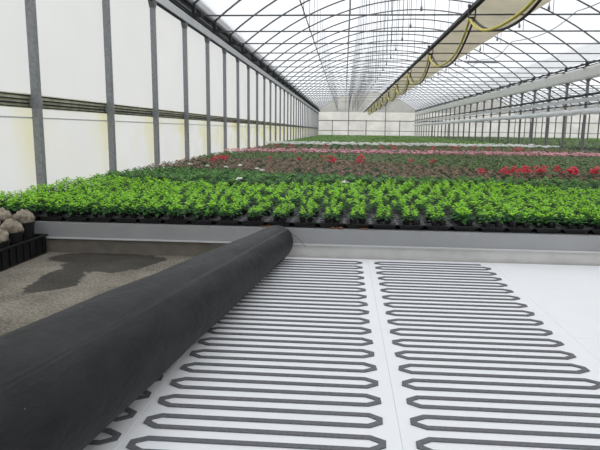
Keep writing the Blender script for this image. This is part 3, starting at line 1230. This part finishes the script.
flower_band(23.2, 25.9, 0.34, 0.42, 300, P_pink, L_bronze, 'pink_flowering_plant', 'pink', 'hazy mass of pink flowering plants behind the nearest pink rows', 0.06, 4, 0.4)
mix = field(25.9, 36.0, 0.38, 0.38, 51, xmin=BX0 + 0.3)
mixp = [q for l_ in mix for q in l_]
scatter('mixed_plants', fd, mixp[::2], L_bronze, 'brownish leafy plants between the pink and the white flower rows', 'plants')
scatter('olive_plants', fd, mixp[1::2], L_mix, 'green leafy plants between the pink and the white flower rows', 'plants')  # green half of the mixed rows, in olive leaf colours
rr_ = random.Random(9)
red2 = sorted([(rr_.uniform(-5, 10), rr_.uniform(27.5, 33), ZP, rr_.uniform(0, 6), 1.15) for _ in range(14)])
individuals([red2], [copy_tree(rf[0])], 'red flowering plant behind the pink rows, %s from the left%.0s', 'flower', 'red flowering plants behind the pink rows')
flower_band(36.0, 41.5, 0.5, 0.6, 340, P_white, L_dark, 'white_bedding_plant', 'white', 'far mass of white flowering plants behind the nearest white rows', 0.085, 8)
fb = [plant_mb(130 + k, 9, 0.30, 0.22, 0.8, 0.2, 0.55) for k in range(3)]
scatter('far_green_plants', fb, [q for l_ in field(41.5, YE - 1, 0.5, 0.6, 61, xmin=BX0 + 0.5, xmax=BX1 - 0.5, s=(0.9, 1.4)) for q in l_], L_far, 'far fresh green plants reaching to the back gable wall', 'plants')
for nm, x0, ymin, sd in (('middle bay right of the steel columns', XR, 41, 71), ('far right bay', XR2, 72, 72)):
    places = [q for l_ in field(ymin, YE - 1, 0.55, 0.55, sd, xmin=x0 + 0.6, xmax=x0 + BAY - 0.6, mask=lambda x, y, r: (y % 9) > 3.0 and abs(x - XR2) > 0.8, s=(0.9, 1.5)) for q in l_]
    scatter('bay_plants', fb, places, L_far if x0 > 20 else L_mix, 'low green plants growing in the ' + nm, 'plants')

# dry brown leaves on the bed edge
b = MB()
for k in range(4):
    leaf(b, (rnd.uniform(-.02, .02), 0, 0.004), k * 1.7, 0.5, 0.06, 0.05, .6, 0)
dl0 = b.build('dry_leaf', M_dry)
for i, (x, y, s) in enumerate(((-0.055, YB + 0.05, 1.3), (0.255, YB + 0.05, 0.9), (-0.88, YB + 0.05, 1.0))):
    o = dl0 if i == 0 else dl0.copy()
    if i:
        COL.objects.link(o)
    o.location = (x, y, HB)
    o.scale = (s, s, s)
    tag(o, ('largest dry brown leaf on the bed edge between two trays', 'small dry brown leaf on the bed edge right of the largest one', 'dry brown leaf on the bed edge just left of the roll end')[i], 'dry leaf', 'dry leaves on the bed edge')

# ------------------------------------------------------------------ crate with pots in the lower left
cr = empty('plastic_crate', (-4.14, 5.66, 0))
tag(cr, 'low black plastic crate of pots on the concrete, lower left beside the bed', 'crate')
b = MB()
wx, wy, hh, tk = 0.58, 0.76, 0.21, 0.02
b.box((-wx, -wy, 0), (wx, wy, 0.02))
b.box((-wx, -wy, 0.02), (wx, -wy + tk, hh)); b.box((-wx, wy - tk, 0.02), (wx, wy, hh))
b.box((-wx, -wy + tk, 0.02), (-wx + tk, wy - tk, hh)); b.box((wx - tk, -wy + tk, 0.02), (wx, wy - tk, hh))
b.build('body', M_crate, cr)
b = MB()
b.box((-wx - .02, -wy - .02, hh), (wx + .02, -wy + tk, hh + .02)); b.box((-wx - .02, wy - tk, hh), (wx + .02, wy + .02, hh + .02))
b.box((-wx - .02, -wy + tk, hh), (-wx + tk, wy - tk, hh + .02)); b.box((wx - tk, -wy + tk, hh), (wx + .02, wy - tk, hh + .02))
b.build('rim', M_crate, cr)
for y in np.linspace(-0.68, 0.68, 11):
    b = MB(); b.box((wx, y - 0.012, 0.02), (wx + 0.014, y + 0.012, hh))
    b.build('rib', M_crate, cr)


def crumple(seed, R):
    r = random.Random(seed)
    b = MB()
    NU, NV = 22, 14
    ph = [r.uniform(0, 6.28) for _ in range(8)]
    vs, fs = [], []
    for j in range(NV + 1):
        v = PI * j / NV
        for i in range(NU):
            u = 2 * PI * i / NU
            q = 1 + 0.10 * math.sin(3 * u + ph[0] + 2 * v) + 0.09 * math.sin(4 * v + ph[1]) * math.sin(2 * u + ph[2]) + 0.07 * math.sin(7 * u + ph[3] + 3 * v) + 0.05 * math.sin(9 * v + 5 * u + ph[4])
            q *= R
            vs.append((q * math.sin(v) * math.cos(u), q * math.sin(v) * math.sin(u), 0.85 * q * math.cos(v)))
    for j in range(NV):
        for i in range(NU):
            fs.append((j * NU + i, j * NU + (i + 1) % NU, (j + 1) * NU + (i + 1) % NU, (j + 1) * NU + i))
    b.add(vs, fs)
    return b


pots = [(0.43, 0.57, 0.37, 'at the back right corner of the crate'), (0.43, 0.31, 0.30, 'in the middle of the crate right side'),
        (0.43, 0.05, 0.25, 'at the right side of the crate, nearest'), (0.16, 0.57, 0.38, 'in the back row, second from the right'),
        (0.16, 0.31, 0.32, 'in the middle row, second from the right')]
for i, (dx, dy, tall, where) in enumerate(pots):
    pt = empty('black_pot', (-4.14 + dx, 5.66 + dy, 0.02))
    tag(pt, 'black pot holding a pale ball, ' + where, 'pot', 'black pots in the crate')
    b = MB()
    b.lathe([(0.0, 0), (0.085, 0), (0.112, tall), (0.122, tall), (0.122, tall + 0.02), (0.108, tall + 0.02), (0.10, tall - 0.05), (0.0, tall - 0.05)], n=20)
    b.build('pot_body', M_crate, pt)
    o = crumple(i, 0.112).build('pale_ball', M_moss, pt, True)
    o.location = (0, 0, tall + 0.055)
    o.rotation_euler = (0.3 * i, 0.2, i)

# withered plant in a pot at the far left
M_dryleaf = [leafmat('withered_leaf', (92, 82, 52)), leafmat('reddish_withered_leaf', (124, 84, 64))]
wp = empty('withered_plant', (-4.10, 6.23, 0.02))
tag(wp, 'withered brownish plant in a black pot behind the pale balls, lower left', 'plant')
b = MB()
b.lathe([(0.0, 0), (0.085, 0), (0.112, 0.33), (0.122, 0.33), (0.122, 0.35), (0.108, 0.35), (0.10, 0.29), (0.0, 0.29)], n=20)
b.build('pot_body', M_crate, wp)
plant_mb(400, 22, 0.17, 0.30, 0.4, 0.6, 0.4, 0.28).build('foliage', M_dryleaf, wp)
